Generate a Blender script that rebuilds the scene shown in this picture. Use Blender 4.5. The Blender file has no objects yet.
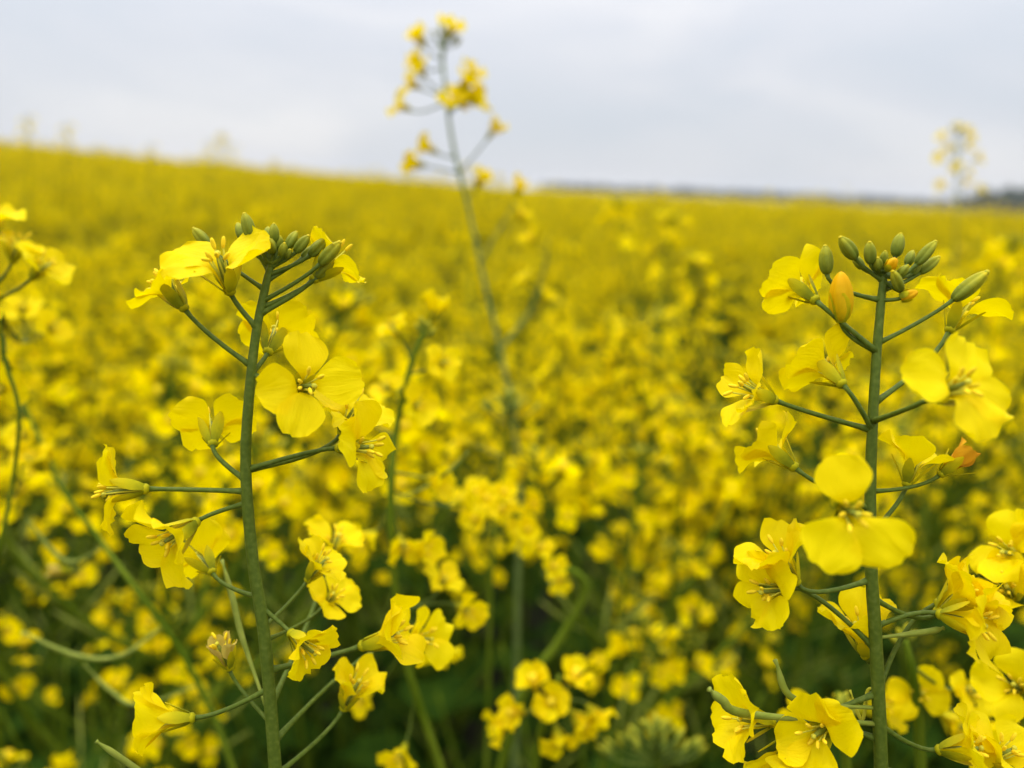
import bpy, math, random
import numpy as np
from mathutils import Vector, Matrix, noise

rnd = random.Random(11)
R = math.radians
scene = bpy.context.scene
COL = scene.collection

# ------------------------------------------------------------------ camera
FPX = 769.0
CAM = Vector((0, 0, 1.25))
PITCH, ROLL = R(14.3), R(2.3)
fwd = Vector((0, math.cos(PITCH), -math.sin(PITCH)))
r0 = Vector((1, 0, 0))
u0 = Vector((0, math.sin(PITCH), math.cos(PITCH)))
cr = r0 * math.cos(ROLL) + u0 * math.sin(ROLL)
cu = -r0 * math.sin(ROLL) + u0 * math.cos(ROLL)


def P(px, py, d):
    """a point of the place seen in direction (px, py) at depth d"""
    return CAM + cr * ((px - 512) / FPX * d) + cu * ((384 - py) / FPX * d) + fwd * d


def D(v):
    """direction given as right, up, towards the viewer"""
    return (cr * v[0] + cu * v[1] - fwd * v[2]).normalized()


def project(p):
    q = p - CAM
    d = q.dot(fwd)
    if d < 1e-3:
        return None
    return 512 + q.dot(cr) / d * FPX, 384 - q.dot(cu) / d * FPX, d


cam_data = bpy.data.cameras.new("camera")
cam = bpy.data.objects.new("camera", cam_data)
COL.objects.link(cam)
scene.camera = cam
m3 = Matrix((cr, cu, -fwd)).transposed()
cam.matrix_world = Matrix.Translation(CAM) @ m3.to_4x4()
cam_data.sensor_width = 36
cam_data.lens = 36 * FPX / 1024
cam_data.clip_start = 0.01
cam_data.clip_end = 5000
cam_data.dof.use_dof = True
cam_data.dof.focus_distance = 0.172
cam_data.dof.aperture_fstop = 7.2
cam_data.dof.aperture_blades = 0

# ------------------------------------------------------------------ materials


def new_mat(name):
    m = bpy.data.materials.new(name)
    m.use_nodes = True
    nt = m.node_tree
    nt.nodes.clear()
    return m, nt


def N(nt, t, **kw):
    n = nt.nodes.new(t)
    for k, v in kw.items():
        if k.startswith('i_'):
            n.inputs[k[2:].replace('_', ' ')].default_value = v
        else:
            setattr(n, k, v)
    return n


def mixcol(nt, fac, a, b, blend='MIX'):
    n = nt.nodes.new('ShaderNodeMix')
    n.data_type = 'RGBA'
    n.blend_type = blend
    for sock, val in ((n.inputs[0], fac), (n.inputs[6], a), (n.inputs[7], b)):
        if hasattr(val, 'links'):
            nt.links.new(val, sock)
        elif isinstance(val, (int, float)):
            sock.default_value = val
        else:
            sock.default_value = (*val, 1)
    return n.outputs[2]


def ramp(nt, src, stops):
    n = nt.nodes.new('ShaderNodeValToRGB')
    e = n.color_ramp.elements
    while len(e) < len(stops):
        e.new(0.5)
    for k, (p, c) in enumerate(stops):
        e[k].position = p
        e[k].color = (*c, 1) if len(c) == 3 else c
    nt.links.new(src, n.inputs[0])
    return n.outputs[0]


def math_node(nt, op, a, b=None, clamp=False):
    n = nt.nodes.new('ShaderNodeMath')
    n.operation = op
    n.use_clamp = clamp
    for k, v in enumerate((a, b)):
        if v is None:
            continue
        if hasattr(v, 'links'):
            nt.links.new(v, n.inputs[k])
        else:
            n.inputs[k].default_value = v
    return n.outputs[0]


def petal_material(name, base, deep, trans, tw=0.42, detail=True):
    m, nt = new_mat(name)
    L = nt.links.new
    out = N(nt, 'ShaderNodeOutputMaterial')
    at = N(nt, 'ShaderNodeAttribute', attribute_name='pt')
    sep = N(nt, 'ShaderNodeSeparateXYZ')
    L(at.outputs['Vector'], sep.inputs[0])
    u, v, rn = sep.outputs
    info = N(nt, 'ShaderNodeObjectInfo')
    col = mixcol(nt, rn, base, deep)
    # claw end greener, flat part plain
    claw = ramp(nt, u, [(0.0, (1, 1, 1)), (0.36, (0, 0, 0))])
    col = mixcol(nt, math_node(nt, 'MULTIPLY', claw, 0.55), col, (0.66, 0.56, 0.0))
    bs = N(nt, 'ShaderNodeBsdfPrincipled')
    bs.inputs['Roughness'].default_value = 0.5
    bs.inputs['Specular IOR Level'].default_value = 0.07 if detail else 0.0
    bs.inputs['Sheen Weight'].default_value = 0.0
    if detail:
        cmb = N(nt, 'ShaderNodeCombineXYZ')
        L(math_node(nt, 'MULTIPLY', u, 2.2), cmb.inputs[0])
        L(math_node(nt, 'MULTIPLY', v, 12.0), cmb.inputs[1])
        L(math_node(nt, 'MULTIPLY', rn, 37.0), cmb.inputs[2])
        nz = N(nt, 'ShaderNodeTexNoise')
        nz.inputs['Scale'].default_value = 1.0
        nz.inputs['Detail'].default_value = 3
        nz.inputs['Distortion'].default_value = 0.9
        L(cmb.outputs[0], nz.inputs['Vector'])
        vein = ramp(nt, nz.outputs[0], [(0.38, (1, 1, 1)), (0.5, (0, 0, 0)), (0.62, (0.4, 0.4, 0.4))])
        col = mixcol(nt, math_node(nt, 'MULTIPLY', vein, 0.24), col, deep)
        tc = N(nt, 'ShaderNodeTexCoord')
        n2 = N(nt, 'ShaderNodeTexNoise')
        n2.inputs['Scale'].default_value = 420
        n2.inputs['Detail'].default_value = 3
        L(tc.outputs['Object'], n2.inputs['Vector'])
        blot = ramp(nt, n2.outputs[0], [(0.35, (0, 0, 0)), (0.75, (1, 1, 1))])
        col = mixcol(nt, math_node(nt, 'MULTIPLY', blot, 0.16), col, (0.94, 0.80, 0.0))
        bump = N(nt, 'ShaderNodeBump')
        bump.inputs['Strength'].default_value = 0.42
        bump.inputs['Distance'].default_value = 0.0006
        L(math_node(nt, 'ADD', nz.outputs[0], math_node(nt, 'MULTIPLY', n2.outputs[0], 0.35)), bump.inputs['Height'])
        L(bump.outputs[0], bs.inputs['Normal'])
    L(col, bs.inputs['Base Color'])
    tr = N(nt, 'ShaderNodeBsdfTranslucent')
    tr.inputs['Color'].default_value = (*trans, 1)
    mx = N(nt, 'ShaderNodeMixShader')
    mx.inputs[0].default_value = tw
    L(bs.outputs[0], mx.inputs[1])
    L(tr.outputs[0], mx.inputs[2])
    L(mx.outputs[0], out.inputs[0])
    return m


def plant_material(name, stops, rough=0.5, spec=0.3, scale=260, tw=0.0, attr=None, bump=0.2):
    """noise-mottled plant tissue; attr: ramp by the part's own length instead of noise"""
    m, nt = new_mat(name)
    L = nt.links.new
    out = N(nt, 'ShaderNodeOutputMaterial')
    tc = N(nt, 'ShaderNodeTexCoord')
    nz = N(nt, 'ShaderNodeTexNoise')
    nz.inputs['Scale'].default_value = scale
    nz.inputs['Detail'].default_value = 4
    L(tc.outputs['Object'], nz.inputs['Vector'])
    if attr:
        at = N(nt, 'ShaderNodeAttribute', attribute_name='pt')
        sep = N(nt, 'ShaderNodeSeparateXYZ')
        L(at.outputs['Vector'], sep.inputs[0])
        s = math_node(nt, 'ADD', sep.outputs[0], math_node(nt, 'MULTIPLY', math_node(nt, 'SUBTRACT', nz.outputs[0], 0.5), 0.5))
        s = math_node(nt, 'ADD', s, math_node(nt, 'MULTIPLY', math_node(nt, 'SUBTRACT', sep.outputs[2], 0.5), 0.5), True)
    else:
        s = nz.outputs[0]
    col = ramp(nt, s, stops)
    bs = N(nt, 'ShaderNodeBsdfPrincipled')
    bs.inputs['Roughness'].default_value = rough
    bs.inputs['Specular IOR Level'].default_value = spec
    L(col, bs.inputs['Base Color'])
    if bump:
        bp = N(nt, 'ShaderNodeBump')
        bp.inputs['Strength'].default_value = bump
        bp.inputs['Distance'].default_value = 0.0006
        L(nz.outputs[0], bp.inputs['Height'])
        L(bp.outputs[0], bs.inputs['Normal'])
    if tw:
        tr = N(nt, 'ShaderNodeBsdfTranslucent')
        L(col, tr.inputs['Color'])
        mx = N(nt, 'ShaderNodeMixShader')
        mx.inputs[0].default_value = tw
        L(bs.outputs[0], mx.inputs[1])
        L(tr.outputs[0], mx.inputs[2])
        L(mx.outputs[0], out.inputs[0])
    else:
        L(bs.outputs[0], out.inputs[0])
    return m


M_PETAL = petal_material('petal', (0.93, 0.765, 0.0), (0.89, 0.66, 0.0), (0.97, 0.78, 0.0))
M_PETALF = petal_material('petal_far', (0.90, 0.73, 0.0), (0.80, 0.61, 0.0), (0.94, 0.76, 0.0), 0.32, detail=False)
M_WILT = petal_material('wilted_petal', (0.72, 0.36, 0.01), (0.62, 0.25, 0.01), (0.75, 0.36, 0.02), 0.25)
M_STEM = plant_material('stem', [(0.25, (0.058, 0.090, 0.008)), (0.55, (0.090, 0.128, 0.012)), (0.8, (0.13, 0.165, 0.026))], 0.55, 0.16, 900, bump=0.06)
M_STEMF = plant_material('stem_far', [(0.3, (0.060, 0.10, 0.003)), (0.7, (0.135, 0.18, 0.012))], 0.65, 0.04, 30, bump=0)
M_STEMP = plant_material('skylit_stem', [(0.3, (0.11, 0.165, 0.03)), (0.7, (0.20, 0.26, 0.075))], 0.6, 0.15, 200, bump=0)  # stem colour lightened to paint in the skylight on stalks against the sky
M_SEPAL = plant_material('sepal', [(0.05, (0.24, 0.26, 0.008)), (0.4, (0.50, 0.46, 0.006)), (0.9, (0.68, 0.56, 0.004))], 0.55, 0.1, 500, 0.3, attr=True, bump=0.1)
M_BUD = plant_material('bud', [(0.08, (0.12, 0.165, 0.014)), (0.5, (0.24, 0.26, 0.018)), (0.82, (0.42, 0.38, 0.012)), (1.0, (0.6, 0.46, 0.006))], 0.55, 0.14, 700, 0.1, attr=True, bump=0.25)
M_BUDY = plant_material('yellow_bud', [(0.0, (0.46, 0.40, 0.006)), (0.4, (0.78, 0.50, 0.003)), (0.9, (0.84, 0.45, 0.002))], 0.5, 0.12, 500, 0.25, attr=True, bump=0.2)
M_ANTH = plant_material('anther', [(0.3, (0.86, 0.66, 0.02)), (0.7, (0.74, 0.50, 0.015))], 0.8, 0.05, 900)
M_FIL = plant_material('filament', [(0.3, (0.72, 0.64, 0.05)), (0.7, (0.62, 0.60, 0.05))], 0.5, 0.1, 900, 0.2)
M_POD = plant_material('pod', [(0.3, (0.15, 0.19, 0.018)), (0.7, (0.25, 0.28, 0.04))], 0.5, 0.15, 300, bump=0.1)
M_LEAF = plant_material('leaf', [(0.3, (0.014, 0.038, 0.003)), (0.7, (0.034, 0.070, 0.005))], 0.7, 0.03, 60, 0.2, bump=0.3)
M_PALE = petal_material('faded_petal', (0.66, 0.52, 0.10), (0.55, 0.38, 0.08), (0.7, 0.55, 0.12), 0.25)
M_SOIL = None

# ------------------------------------------------------------------ mesh builder


class MB:
    def __init__(s):
        s.v, s.f, s.m, s.p, s.mats = [], [], [], [], []

    def mi(s, mat):
        if mat not in s.mats:
            s.mats.append(mat)
        return s.mats.index(mat)

    def add(s, verts, faces, mat, pts=None):
        o = len(s.v)
        k = s.mi(mat)
        s.v += [tuple(x) for x in verts]
        s.p += pts if pts else [(0.5, 0.0, 0.5)] * len(verts)
        s.f += [tuple(i + o for i in f) for f in faces]
        s.m += [k] * len(faces)

    def merge(s, other, mat4):
        o = len(s.v)
        s.v += [tuple(mat4 @ Vector(x)) for x in other.v]
        s.p += other.p
        s.f += [tuple(i + o for i in f) for f in other.f]
        ks = [s.mi(m) for m in other.mats]
        s.m += [ks[i] for i in other.m]

    def mesh(s, name):
        me = bpy.data.meshes.new(name)
        me.from_pydata(s.v, [], s.f)
        for m in s.mats:
            me.materials.append(m)
        me.polygons.foreach_set('material_index', s.m)
        me.polygons.foreach_set('use_smooth', [True] * len(s.f))
        a = me.attributes.new('pt', 'FLOAT_VECTOR', 'POINT')
        a.data.foreach_set('vector', [c for p in s.p for c in p])
        me.update()
        return me


def link(name, data, parent=None, mat=None):
    o = bpy.data.objects.new(name, data)
    COL.objects.link(o)
    if parent:
        o.parent = parent
    if mat is not None:
        o.matrix_basis = mat
    return o


def frame(t):
    t = t.normalized()
    a = Vector((0, 0, 1)) if abs(t.z) < 0.9 else Vector((1, 0, 0))
    x = a.cross(t).normalized()
    return x, t.cross(x)


def catmull(pts, n):
    """smooth path through points; every item is a tuple of floats"""
    a = [np.array(p, float) for p in pts]
    if len(a) == 2:
        return [tuple(a[0] + (a[1] - a[0]) * i / n) for i in range(n + 1)]
    a = [2 * a[0] - a[1]] + a + [2 * a[-1] - a[-2]]
    out = []
    for i in range(1, len(a) - 2):
        for k in range(n):
            t = k / n
            p0, p1, p2, p3 = a[i - 1:i + 3]
            out.append(tuple(0.5 * (2 * p1 + (p2 - p0) * t + (2 * p0 - 5 * p1 + 4 * p2 - p3) * t * t + (3 * p1 - p0 - 3 * p2 + p3) * t ** 3)))
    out.append(tuple(a[-2]))
    return out


def tube(mb, pts, rad, mat, sides=8, cap=True, ridge=0.0):
    """tapered tube along pts; rad a list"""
    pts = [Vector(p) for p in pts]
    n = len(pts)
    vs, fs, at = [], [], []
    x = None
    for i, p in enumerate(pts):
        t = (pts[min(i + 1, n - 1)] - pts[max(i - 1, 0)]).normalized()
        if x is None:
            x, y = frame(t)
        else:
            x = (x - t * x.dot(t)).normalized()
            y = t.cross(x)
        for k in range(sides):
            a = 2 * math.pi * k / sides
            rr = rad[i] * (1 + ridge * math.cos(a * 3))
            vs.append(p + x * math.cos(a) * rr + y * math.sin(a) * rr)
            at.append((i / (n - 1), k / sides, 0.5))
    for i in range(n - 1):
        for k in range(sides):
            a, b = i * sides + k, i * sides + (k + 1) % sides
            fs.append((a, b, b + sides, a + sides))
    if cap:
        fs.append(tuple(range(sides))[::-1])
        fs.append(tuple((n - 1) * sides + k for k in range(sides)))
    mb.add(vs, fs, mat, at)


def sm(a, b, t):
    t = min(1, max(0, (t - a) / (b - a)))
    return t * t * (3 - 2 * t)


def petal(mb, rg, az, L=0.0135, W=0.0105, t0=12, t1=82, curl=10, cup=0.12, mat=None, nu=14, nv=9, side=0.0, shade=None, fold=1.0):
    """one clawed petal: narrow claw up along the axis, rounded blade bent outwards"""
    mat = mat or M_PETAL
    vs, fs, at = [], [], []
    r, z = 0.0009, 0.0005
    prev = 0.0
    ph = [rg.uniform(0, 6.28) for _ in range(6)]
    sh = rg.random() if shade is None else shade
    cw = 0.0011
    claw = 0.40
    line = []
    steps = 60
    for i in range(steps + 1):
        s = i / steps
        th = t0 + (t1 - t0) * sm(0.26, 0.56, s) + curl * sm(0.55, 1.0, s)
        th = R(th)
        ds = L / steps
        if i:
            r += math.sin(th) * ds
            z += math.cos(th) * ds
        line.append((r, z, th))
    notch = rg.uniform(0.0, 0.045)
    wav = (rg.uniform(0.025, 0.065) + (0.06 * rg.uniform(.5, 1.2) if t1 < 66 else 0)) * fold
    tb = claw * 0.8
    for i in range(nu):
        s0 = i / (nu - 1)
        for j in range(nv):
            v = -1 + 2 * j / (nv - 1)
            t = max(0.0, (s0 - tb) / (1 - tb))
            tm = 0.52
            if t <= tm:
                hw = cw / 2 + (W / 2 - cw / 2) * sm(-0.12, tm + .03, t) if t > 0 else cw / 2 + (W / 2 - cw / 2) * sm(-0.12, tm + .03, 0) * (s0 / tb) ** 3
                te = t
            else:
                y = (t - tm) / (1 - tm)
                hw = W / 2 * math.sqrt(1 - y * y * 0.5)
                te = tm + (1 - tm) * y * math.sqrt(1 - 0.5 * v * v)
            te *= 1 - notch * math.exp(-(v / 0.22) ** 2) * t + 0.012 * math.sin(v * 7 + ph[4]) * t
            te *= 1 + 0.07 * sm(.5, 1, t) * noise.noise(Vector((v * 3.0, sh * 47, 3)))
            s = tb + te * (1 - tb) if t > 0 else s0
            se = min(1, max(0, s))
            k = se * steps
            k0 = min(steps - 1, int(k))
            fr = k - k0
            rr = line[k0][0] * (1 - fr) + line[k0 + 1][0] * fr
            zz = line[k0][1] * (1 - fr) + line[k0 + 1][1] * fr
            th = line[k0][2]
            lat = v * hw
            off = cup * W * v * v * t + wav * W * (0.3 + abs(v)) * t * (0.6 * math.sin(v * 3.1 + ph[0] + s * 4) + 0.5 * math.sin(s * 9 + ph[1] + v * 2)) - 0.05 * W * t * math.exp(-(v / 0.16) ** 2) + 0.022 * fold * W * sm(.6, 1, t) * math.sin(v * 11 + ph[2]) + 0.03 * fold * W * t * abs(v) * math.sin(s * 15 + ph[3] + (2 if v > 0 else 0))
            off += 0.085 * fold * W * t * noise.noise(Vector((s * 3.5, v * 2.2, sh * 61)))
            nr, nz_ = -math.cos(th), math.sin(th)
            rr += nr * off
            zz += nz_ * off
            lat += side * W * t * t
            vs.append((rr, lat, zz))
            at.append((s, v * (0.25 + 0.75 * t), sh))
    for i in range(nu - 1):
        for j in range(nv - 1):
            a = i * nv + j
            fs.append((a, a + 1, a + 1 + nv, a + nv))
    rot = Matrix.Rotation(az, 3, 'Z')
    mb.add([rot @ Vector(p) for p in vs], fs, mat, at)


def sepal(mb, rg, az, L=0.0068, W=0.0024, ang=22, nu=6, nv=4):
    vs, fs, at = [], [], []
    r, z = 0.0010, 0.0
    sh = rg.random()
    line = []
    for i in range(nu):
        s = i / (nu - 1)
        th = R(55 * (1 - sm(0, 0.35, s)) + ang * sm(0, 0.5, s))
        if i:
            r += math.sin(th) * L / (nu - 1)
            z += math.cos(th) * L / (nu - 1)
        hw = W / 2 * (0.55 + 0.45 * sm(0, 0.4, s)) * math.sqrt(max(0.03, 1 - max(0, (s - 0.45) / 0.55) ** 2))
        for j in range(nv):
            v = -1 + 2 * j / (nv - 1)
            vs.append((r - 0.10 * W * v * v, v * hw, z))
            at.append((s, v, sh))
    for i in range(nu - 1):
        for j in range(nv - 1):
            a = i * nv + j
            fs.append((a, a + 1, a + 1 + nv, a + nv))
    rot = Matrix.Rotation(az, 3, 'Z')
    mb.add([rot @ Vector(p) for p in vs], fs, M_SEPAL, at)


def ellipsoid(mb, c, axis, l, w, mat, nu=7, nv=8, lobes=0.0, tip=0.0, sh=0.5, twist=0.0):
    x, y = frame(axis)
    z = axis.normalized()
    vs, fs, at = [], [], []
    for i in range(nu + 1):
        s = i / nu
        a = math.pi * s
        rr = max(0.02, math.sin(a) ** (0.8 + .35 * (tip > 0) * s)) * w / 2 * (1 - tip * s)
        h = -math.cos(a) * l / 2
        for k in range(nv):
            b = 2 * math.pi * k / nv
            q = rr * (1 + lobes * (abs(math.cos(2 * b + twist * s)) - .6))
            vs.append(c + z * h + x * math.cos(b) * q + y * math.sin(b) * q)
            at.append((s, k / nv, sh))
    for i in range(nu):
        for k in range(nv):
            a, b = i * nv + k, i * nv + (k + 1) % nv
            fs.append((a, b, b + nv, a + nv))
    fs.append(tuple(range(nv))[::-1])
    fs.append(tuple(nu * nv + k for k in range(nv)))
    mb.add(vs, fs, mat, at)


def calyx(mb, rg, ang):
    ellipsoid(mb, Vector((0, 0, 0.0002)), Vector((0, 0, 1)), 0.0022, 0.0026, M_SEPAL, 5, 8)
    for k in range(4):
        sepal(mb, rg, k * math.pi / 2 + math.pi / 4 + rg.uniform(-.15, .15), rg.uniform(.0066, .0080), 0.0027, ang + rg.uniform(-10, 14))


def stamens(mb, rg, spread=8, n=6, h=0.0092, sides=5):
    for k in range(n):
        a = 2 * math.pi * k / n + rg.uniform(-.2, .2)
        hh = h * rg.uniform(0.85, 1.1) * (0.8 if k % 3 == 0 else 1)
        th = R(spread * rg.uniform(0.6, 1.5))
        d = Vector((math.cos(a), math.sin(a), 0))
        top = d * (math.sin(th) * hh + 0.0006) + Vector((0, 0, math.cos(th) * hh))
        mid = d * (math.sin(th) * hh * 0.35 + 0.0006) + Vector((0, 0, math.cos(th) * hh * 0.55))
        tube(mb, [d * 0.0006, mid, top], [.00022, .0002, .00016], M_FIL, sides)
        ad = (top - mid).normalized() + d * rg.uniform(0.1, 1.0)
        ellipsoid(mb, top + ad.normalized() * 0.0006, ad, 0.0024, 0.0009, M_ANTH, 5, 6)


def pistil(mb, h=0.0075, bend=0.0):
    p = [Vector((bend * s * s * h, 0, h * s)) for s in (0, .35, .7, .9)]
    tube(mb, p, [.0006, .0007, .0006, .0004], M_POD, 6)
    ellipsoid(mb, Vector((bend * h * 0.95, 0, h * 0.96)), Vector((bend, 0, 1)), .0011, .0013, M_FIL, 4, 6)


# ------------------------------------------------------------------ things

def tag(o, label, cat, group=None, kind=None):
    if label:
        o['label'] = label
    if cat:
        o['category'] = cat
    if group:
        o['group'] = group
    if kind:
        o['kind'] = kind
    return o


def ground_h(x, y):
    if y <= 1:
        return 0.0
    t = min(1.3, max(0.0, (-x / y - 0.02) / 0.65))
    s = sm(3, 34, y)
    drop = 3.2 * min(1.2, max(0.0, x / y / 0.64)) * sm(8, 130, y)
    return 1.12 * t * s * (1 - 0.9 * sm(45, 160, y)) - drop


def plant_root(p, label, group=None):
    o = bpy.data.objects.new('rapeseed_plant', None)
    COL.objects.link(o)
    o.location = (p[0], p[1], ground_h(p[0], p[1]))
    o.empty_display_size = 0.05
    return tag(o, label, 'plant', group)


def axis_matrix(origin, axis, twist):
    z = axis.normalized()
    q = Vector((0, 0, 1)).rotation_difference(z)
    return Matrix.Translation(origin) @ q.to_matrix().to_4x4() @ Matrix.Rotation(twist, 4, 'Z')


class Plant:
    """a plant seen close, its flowers, buds and pods each an object"""

    def __init__(s, label, stem, group=None, seed=0, rad=(0.0011, 0.0024), fine=True, pale=False):
        # stem: (px, py, depth) from the tip down, and then on to the ground
        s.rg = random.Random(seed)
        s.fine = fine
        s.px = stem
        pts = [P(*q) for q in stem]
        last = pts[-1]
        d = (pts[-1] - pts[-2]).normalized()
        foot = Vector((last.x + d.x * 0.12 + s.rg.uniform(-.02, .02), last.y + d.y * 0.1 + .03, 0))
        foot.z = ground_h(foot.x, foot.y) - 0.01
        mid = last.lerp(foot, 0.4) + Vector((d.x * .05, d.y * .05, 0))
        s.root = plant_root(foot, label, group)
        s.o = Matrix.Translation(-s.root.location)
        sp = catmull([tuple(p) for p in pts], 8) + catmull([tuple(last), tuple(mid), tuple(foot)], 5)[1:]
        n = len(sp)
        nv = (len(stem) - 1) * 8
        rad_l = [rad[0] + (rad[1] - rad[0]) * min(1, i / nv) ** .8 + 0.003 * max(0, (i - nv) / (n - nv)) for i in range(n)]
        # small swellings where the stalks leave
        for i in range(n):
            rad_l[i] *= 1 + 0.02 * math.sin(i * 1.9 + seed)
        s.sp = [Vector(q) for q in sp]
        s.sr = rad_l
        mb = MB()
        tube(mb, sp, rad_l, M_STEMP if pale else M_STEM if fine else M_STEMF, 12 if fine else 8, True, 0.04)
        s.stem = link('stem', mb.mesh('stem'), s.root, s.o.copy())
        s.branches = []

    def near(s, px, py):
        best = None
        for p in s.sp:
            q = project(p)
            if q is None:
                continue
            e = (q[0] - px) ** 2 + (q[1] - py) ** 2
            if best is None or e < best[0]:
                best = (e, p)
        return best[1]

    def stalk(s, mb, a, b, axis, r=(0.00060, 0.00048), mat=None, n=8, sides=8, sag=0.25):
        L = (b - a).length
        c1 = a + (b - a) * 0.45 - axis * L * sag * 0.35 + Vector((0, 0, -L * 0.05))
        pts = []
        c2 = b - axis * L * sag
        for i in range(n + 1):
            t = i / n
            pts.append(a * (1 - t) ** 3 + c1 * 3 * t * (1 - t) ** 2 + c2 * 3 * t * t * (1 - t) + b * t ** 3)
        rr = [r[0] + (r[1] - r[0]) * i / n for i in range(n + 1)]
        rr[0] *= 1.6
        rr[1] *= 1.12
        rr[-1] *= 1.35
        tube(mb, pts, rr, mat or M_STEM, sides)

    def attach(s, at):
        """a point on the stem: pixel pair snaps to the stem, triple is free (a branch)"""
        if len(at) == 3:
            return P(*at)
        return s.near(*at)

    def flower(s, at, base, axis, dz=0.0, size=1.0, opening=82, twist=0.3, curl=10, cup=0.1, sep=24, wilt=False, n=4, stam=True, L=0.0142, W=0.0105, sag=0.25, az=None):
        a = s.attach(at)
        dep = project(a)[2] + dz
        b = P(base[0], base[1], dep)
        ax = D(axis)
        mw = axis_matrix(b, ax, twist) @ Matrix.Scale(size, 4)
        inv = mw.inverted()
        mb = MB()
        calyx(mb, s.rg, sep)
        if not stam:
            tube(mb, [(0, 0, 0.001), (0, 0, .005), (0, 0, .0085)], [.001, .0016, .0020], M_ANTH, 6)
        fo = link('flower', mb.mesh('flower'), s.root, s.o @ mw)
        res = (16, 11) if s.fine else (10, 7)
        for ang in (az or (36, 144, 216, 324)):
            pb = MB()
            petal(pb, s.rg, R(ang) + (0 if az else s.rg.uniform(-.2, .2)), L * s.rg.uniform(.93, 1.07), W * s.rg.uniform(.9 if s.fine else .68, 1.08),
                  10, opening + s.rg.uniform(-9, 9), curl + s.rg.uniform(-14, 14), cup + s.rg.uniform(-.07, .07),
                  (M_PALE if wilt == 2 else M_WILT) if wilt else M_PETAL, *res, side=s.rg.uniform(-.12, .12), fold=1.15 if s.fine else 2.2)
            link('petal', pb.mesh('petal'), fo)
        if stam:
            sb = MB()
            stamens(sb, s.rg)
            link('stamens', sb.mesh('stamens'), fo)
            pb = MB()
            pistil(pb, .0088, s.rg.uniform(-.2, .2))
            link('pistil', pb.mesh('pistil'), fo)
        kb = MB()
        la, lb = inv @ a, Vector((0, 0, -0.0006))
        s.stalk(kb, la, lb, Vector((0, 0, 1)), sag=sag)
        link('pedicel', kb.mesh('pedicel'), fo)
        return fo

    def bud(s, at, c, axis, length, width, dz=0.0, yellow=False, sh=0.5):
        """bud with its centre at c (pixels), length in mm"""
        a = s.attach(at)
        dep = project(a)[2] + dz
        cc = P(c[0], c[1], dep)
        ax = D(axis)
        l, w = length / 1000, width / 1000
        mw = axis_matrix(cc - ax * l / 2, ax, s.rg.uniform(0, 3))
        inv = mw.inverted()
        mb = MB()
        z = Vector((0, 0, 1))
        ellipsoid(mb, z * l / 2, z, l, w, M_BUDY if yellow else M_BUD, 14, 32, 0.34 if not yellow else 0.28, 0.30, sh, 1.4 if yellow else 0.15)
        if not yellow:
            # petal tip just showing between the sepals
            ellipsoid(mb, z * l * 0.95, z, l * .16, w * .34, M_BUD, 5, 8, 0, 0, 1.0)
        else:
            for k in range(4):
                sepal(mb, s.rg, k * math.pi / 2, l * 0.62, w * .62, 10)
        bo = link('bud', mb.mesh('bud'), s.root, s.o @ mw)
        kb = MB()
        s.stalk(kb, inv @ a, Vector((0, 0, 0.0003)), z, (0.0005, 0.00042))
        link('pedicel', kb.mesh('pedicel'), bo)
        return bo

    def pod(s, at, pts, r=0.0011, name='pod', mat=None):
        """seed pod along pixel points (px, py, depth)"""
        a = s.attach(at)
        pp = [a] + [P(*q) for q in pts]
        cp = catmull([tuple(p) for p in pp], 7)
        n = len(cp)
        rr = []
        for i in range(n):
            t = i / (n - 1)
            q = r * (0.55 + 0.45 * sm(.15, .4, t)) * (1 - 0.62 * sm(.75, .97, t))
            if t > .97:
                q = r * .7
            rr.append(q)
        mb = MB()
        tube(mb, cp, rr, mat or M_POD, 8)
        return link(name, mb.mesh(name), s.root, s.o.copy())

    def branch(s, at, pts, r=(0.0014, 0.0009)):
        a = s.attach(at)
        cp = catmull([tuple(a)] + [tuple(P(*q)) for q in pts], 7)
        n = len(cp)
        mb = MB()
        tube(mb, cp, [r[0] + (r[1] - r[0]) * i / (n - 1) for i in range(n)], M_STEM, 8)
        o = link('branch', mb.mesh('branch'), s.root, s.o.copy())
        s.sp += [Vector(p) for p in cp]
        return o

    def leaf(s, z, az, L=0.16, W=0.06):
        p = min(s.sp, key=lambda q: abs(q.z - z))
        mb = MB()
        leaf_mesh(mb, s.rg, L, W)
        return link('leaf', mb.mesh('leaf'), s.root, s.o @ Matrix.Translation(p) @ Matrix.Rotation(az, 4, 'Z'))


def leaf_mesh(mb, rg, L, W, nu=9, nv=5):
    vs, fs, at = [], [], []
    x, z = 0.0, 0.0
    a0, a1 = R(rg.uniform(15, 50)), R(rg.uniform(-50, -10))
    for i in range(nu):
        s = i / (nu - 1)
        an = a0 + (a1 - a0) * s
        if i:
            x += math.cos(an) * L / (nu - 1)
            z += math.sin(an) * L / (nu - 1)
        hw = W / 2 * (0.12 + 0.88 * sm(0.05, .45, s)) * math.sqrt(max(0.004, 1 - max(0, (s - .4) / .6) ** 2)) * (1 + .14 * math.sin(s * 19 + rg.uniform(-.5, .5)))
        for j in range(nv):
            v = -1 + 2 * j / (nv - 1)
            vs.append((x, v * hw, z + 0.25 * hw * abs(v) + 0.06 * W * math.sin(s * 12 + v * 3) * abs(v)))
            at.append((s, v, .5))
    for i in range(nu - 1):
        for j in range(nv - 1):
            a = i * nv + j
            fs.append((a, a + 1, a + 1 + nv, a + nv))
    mb.add(vs, fs, M_LEAF, at)


# ------------------------------------------------------------------ prototypes for the field
FL = []          # near/mid flower builders (MB)


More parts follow.
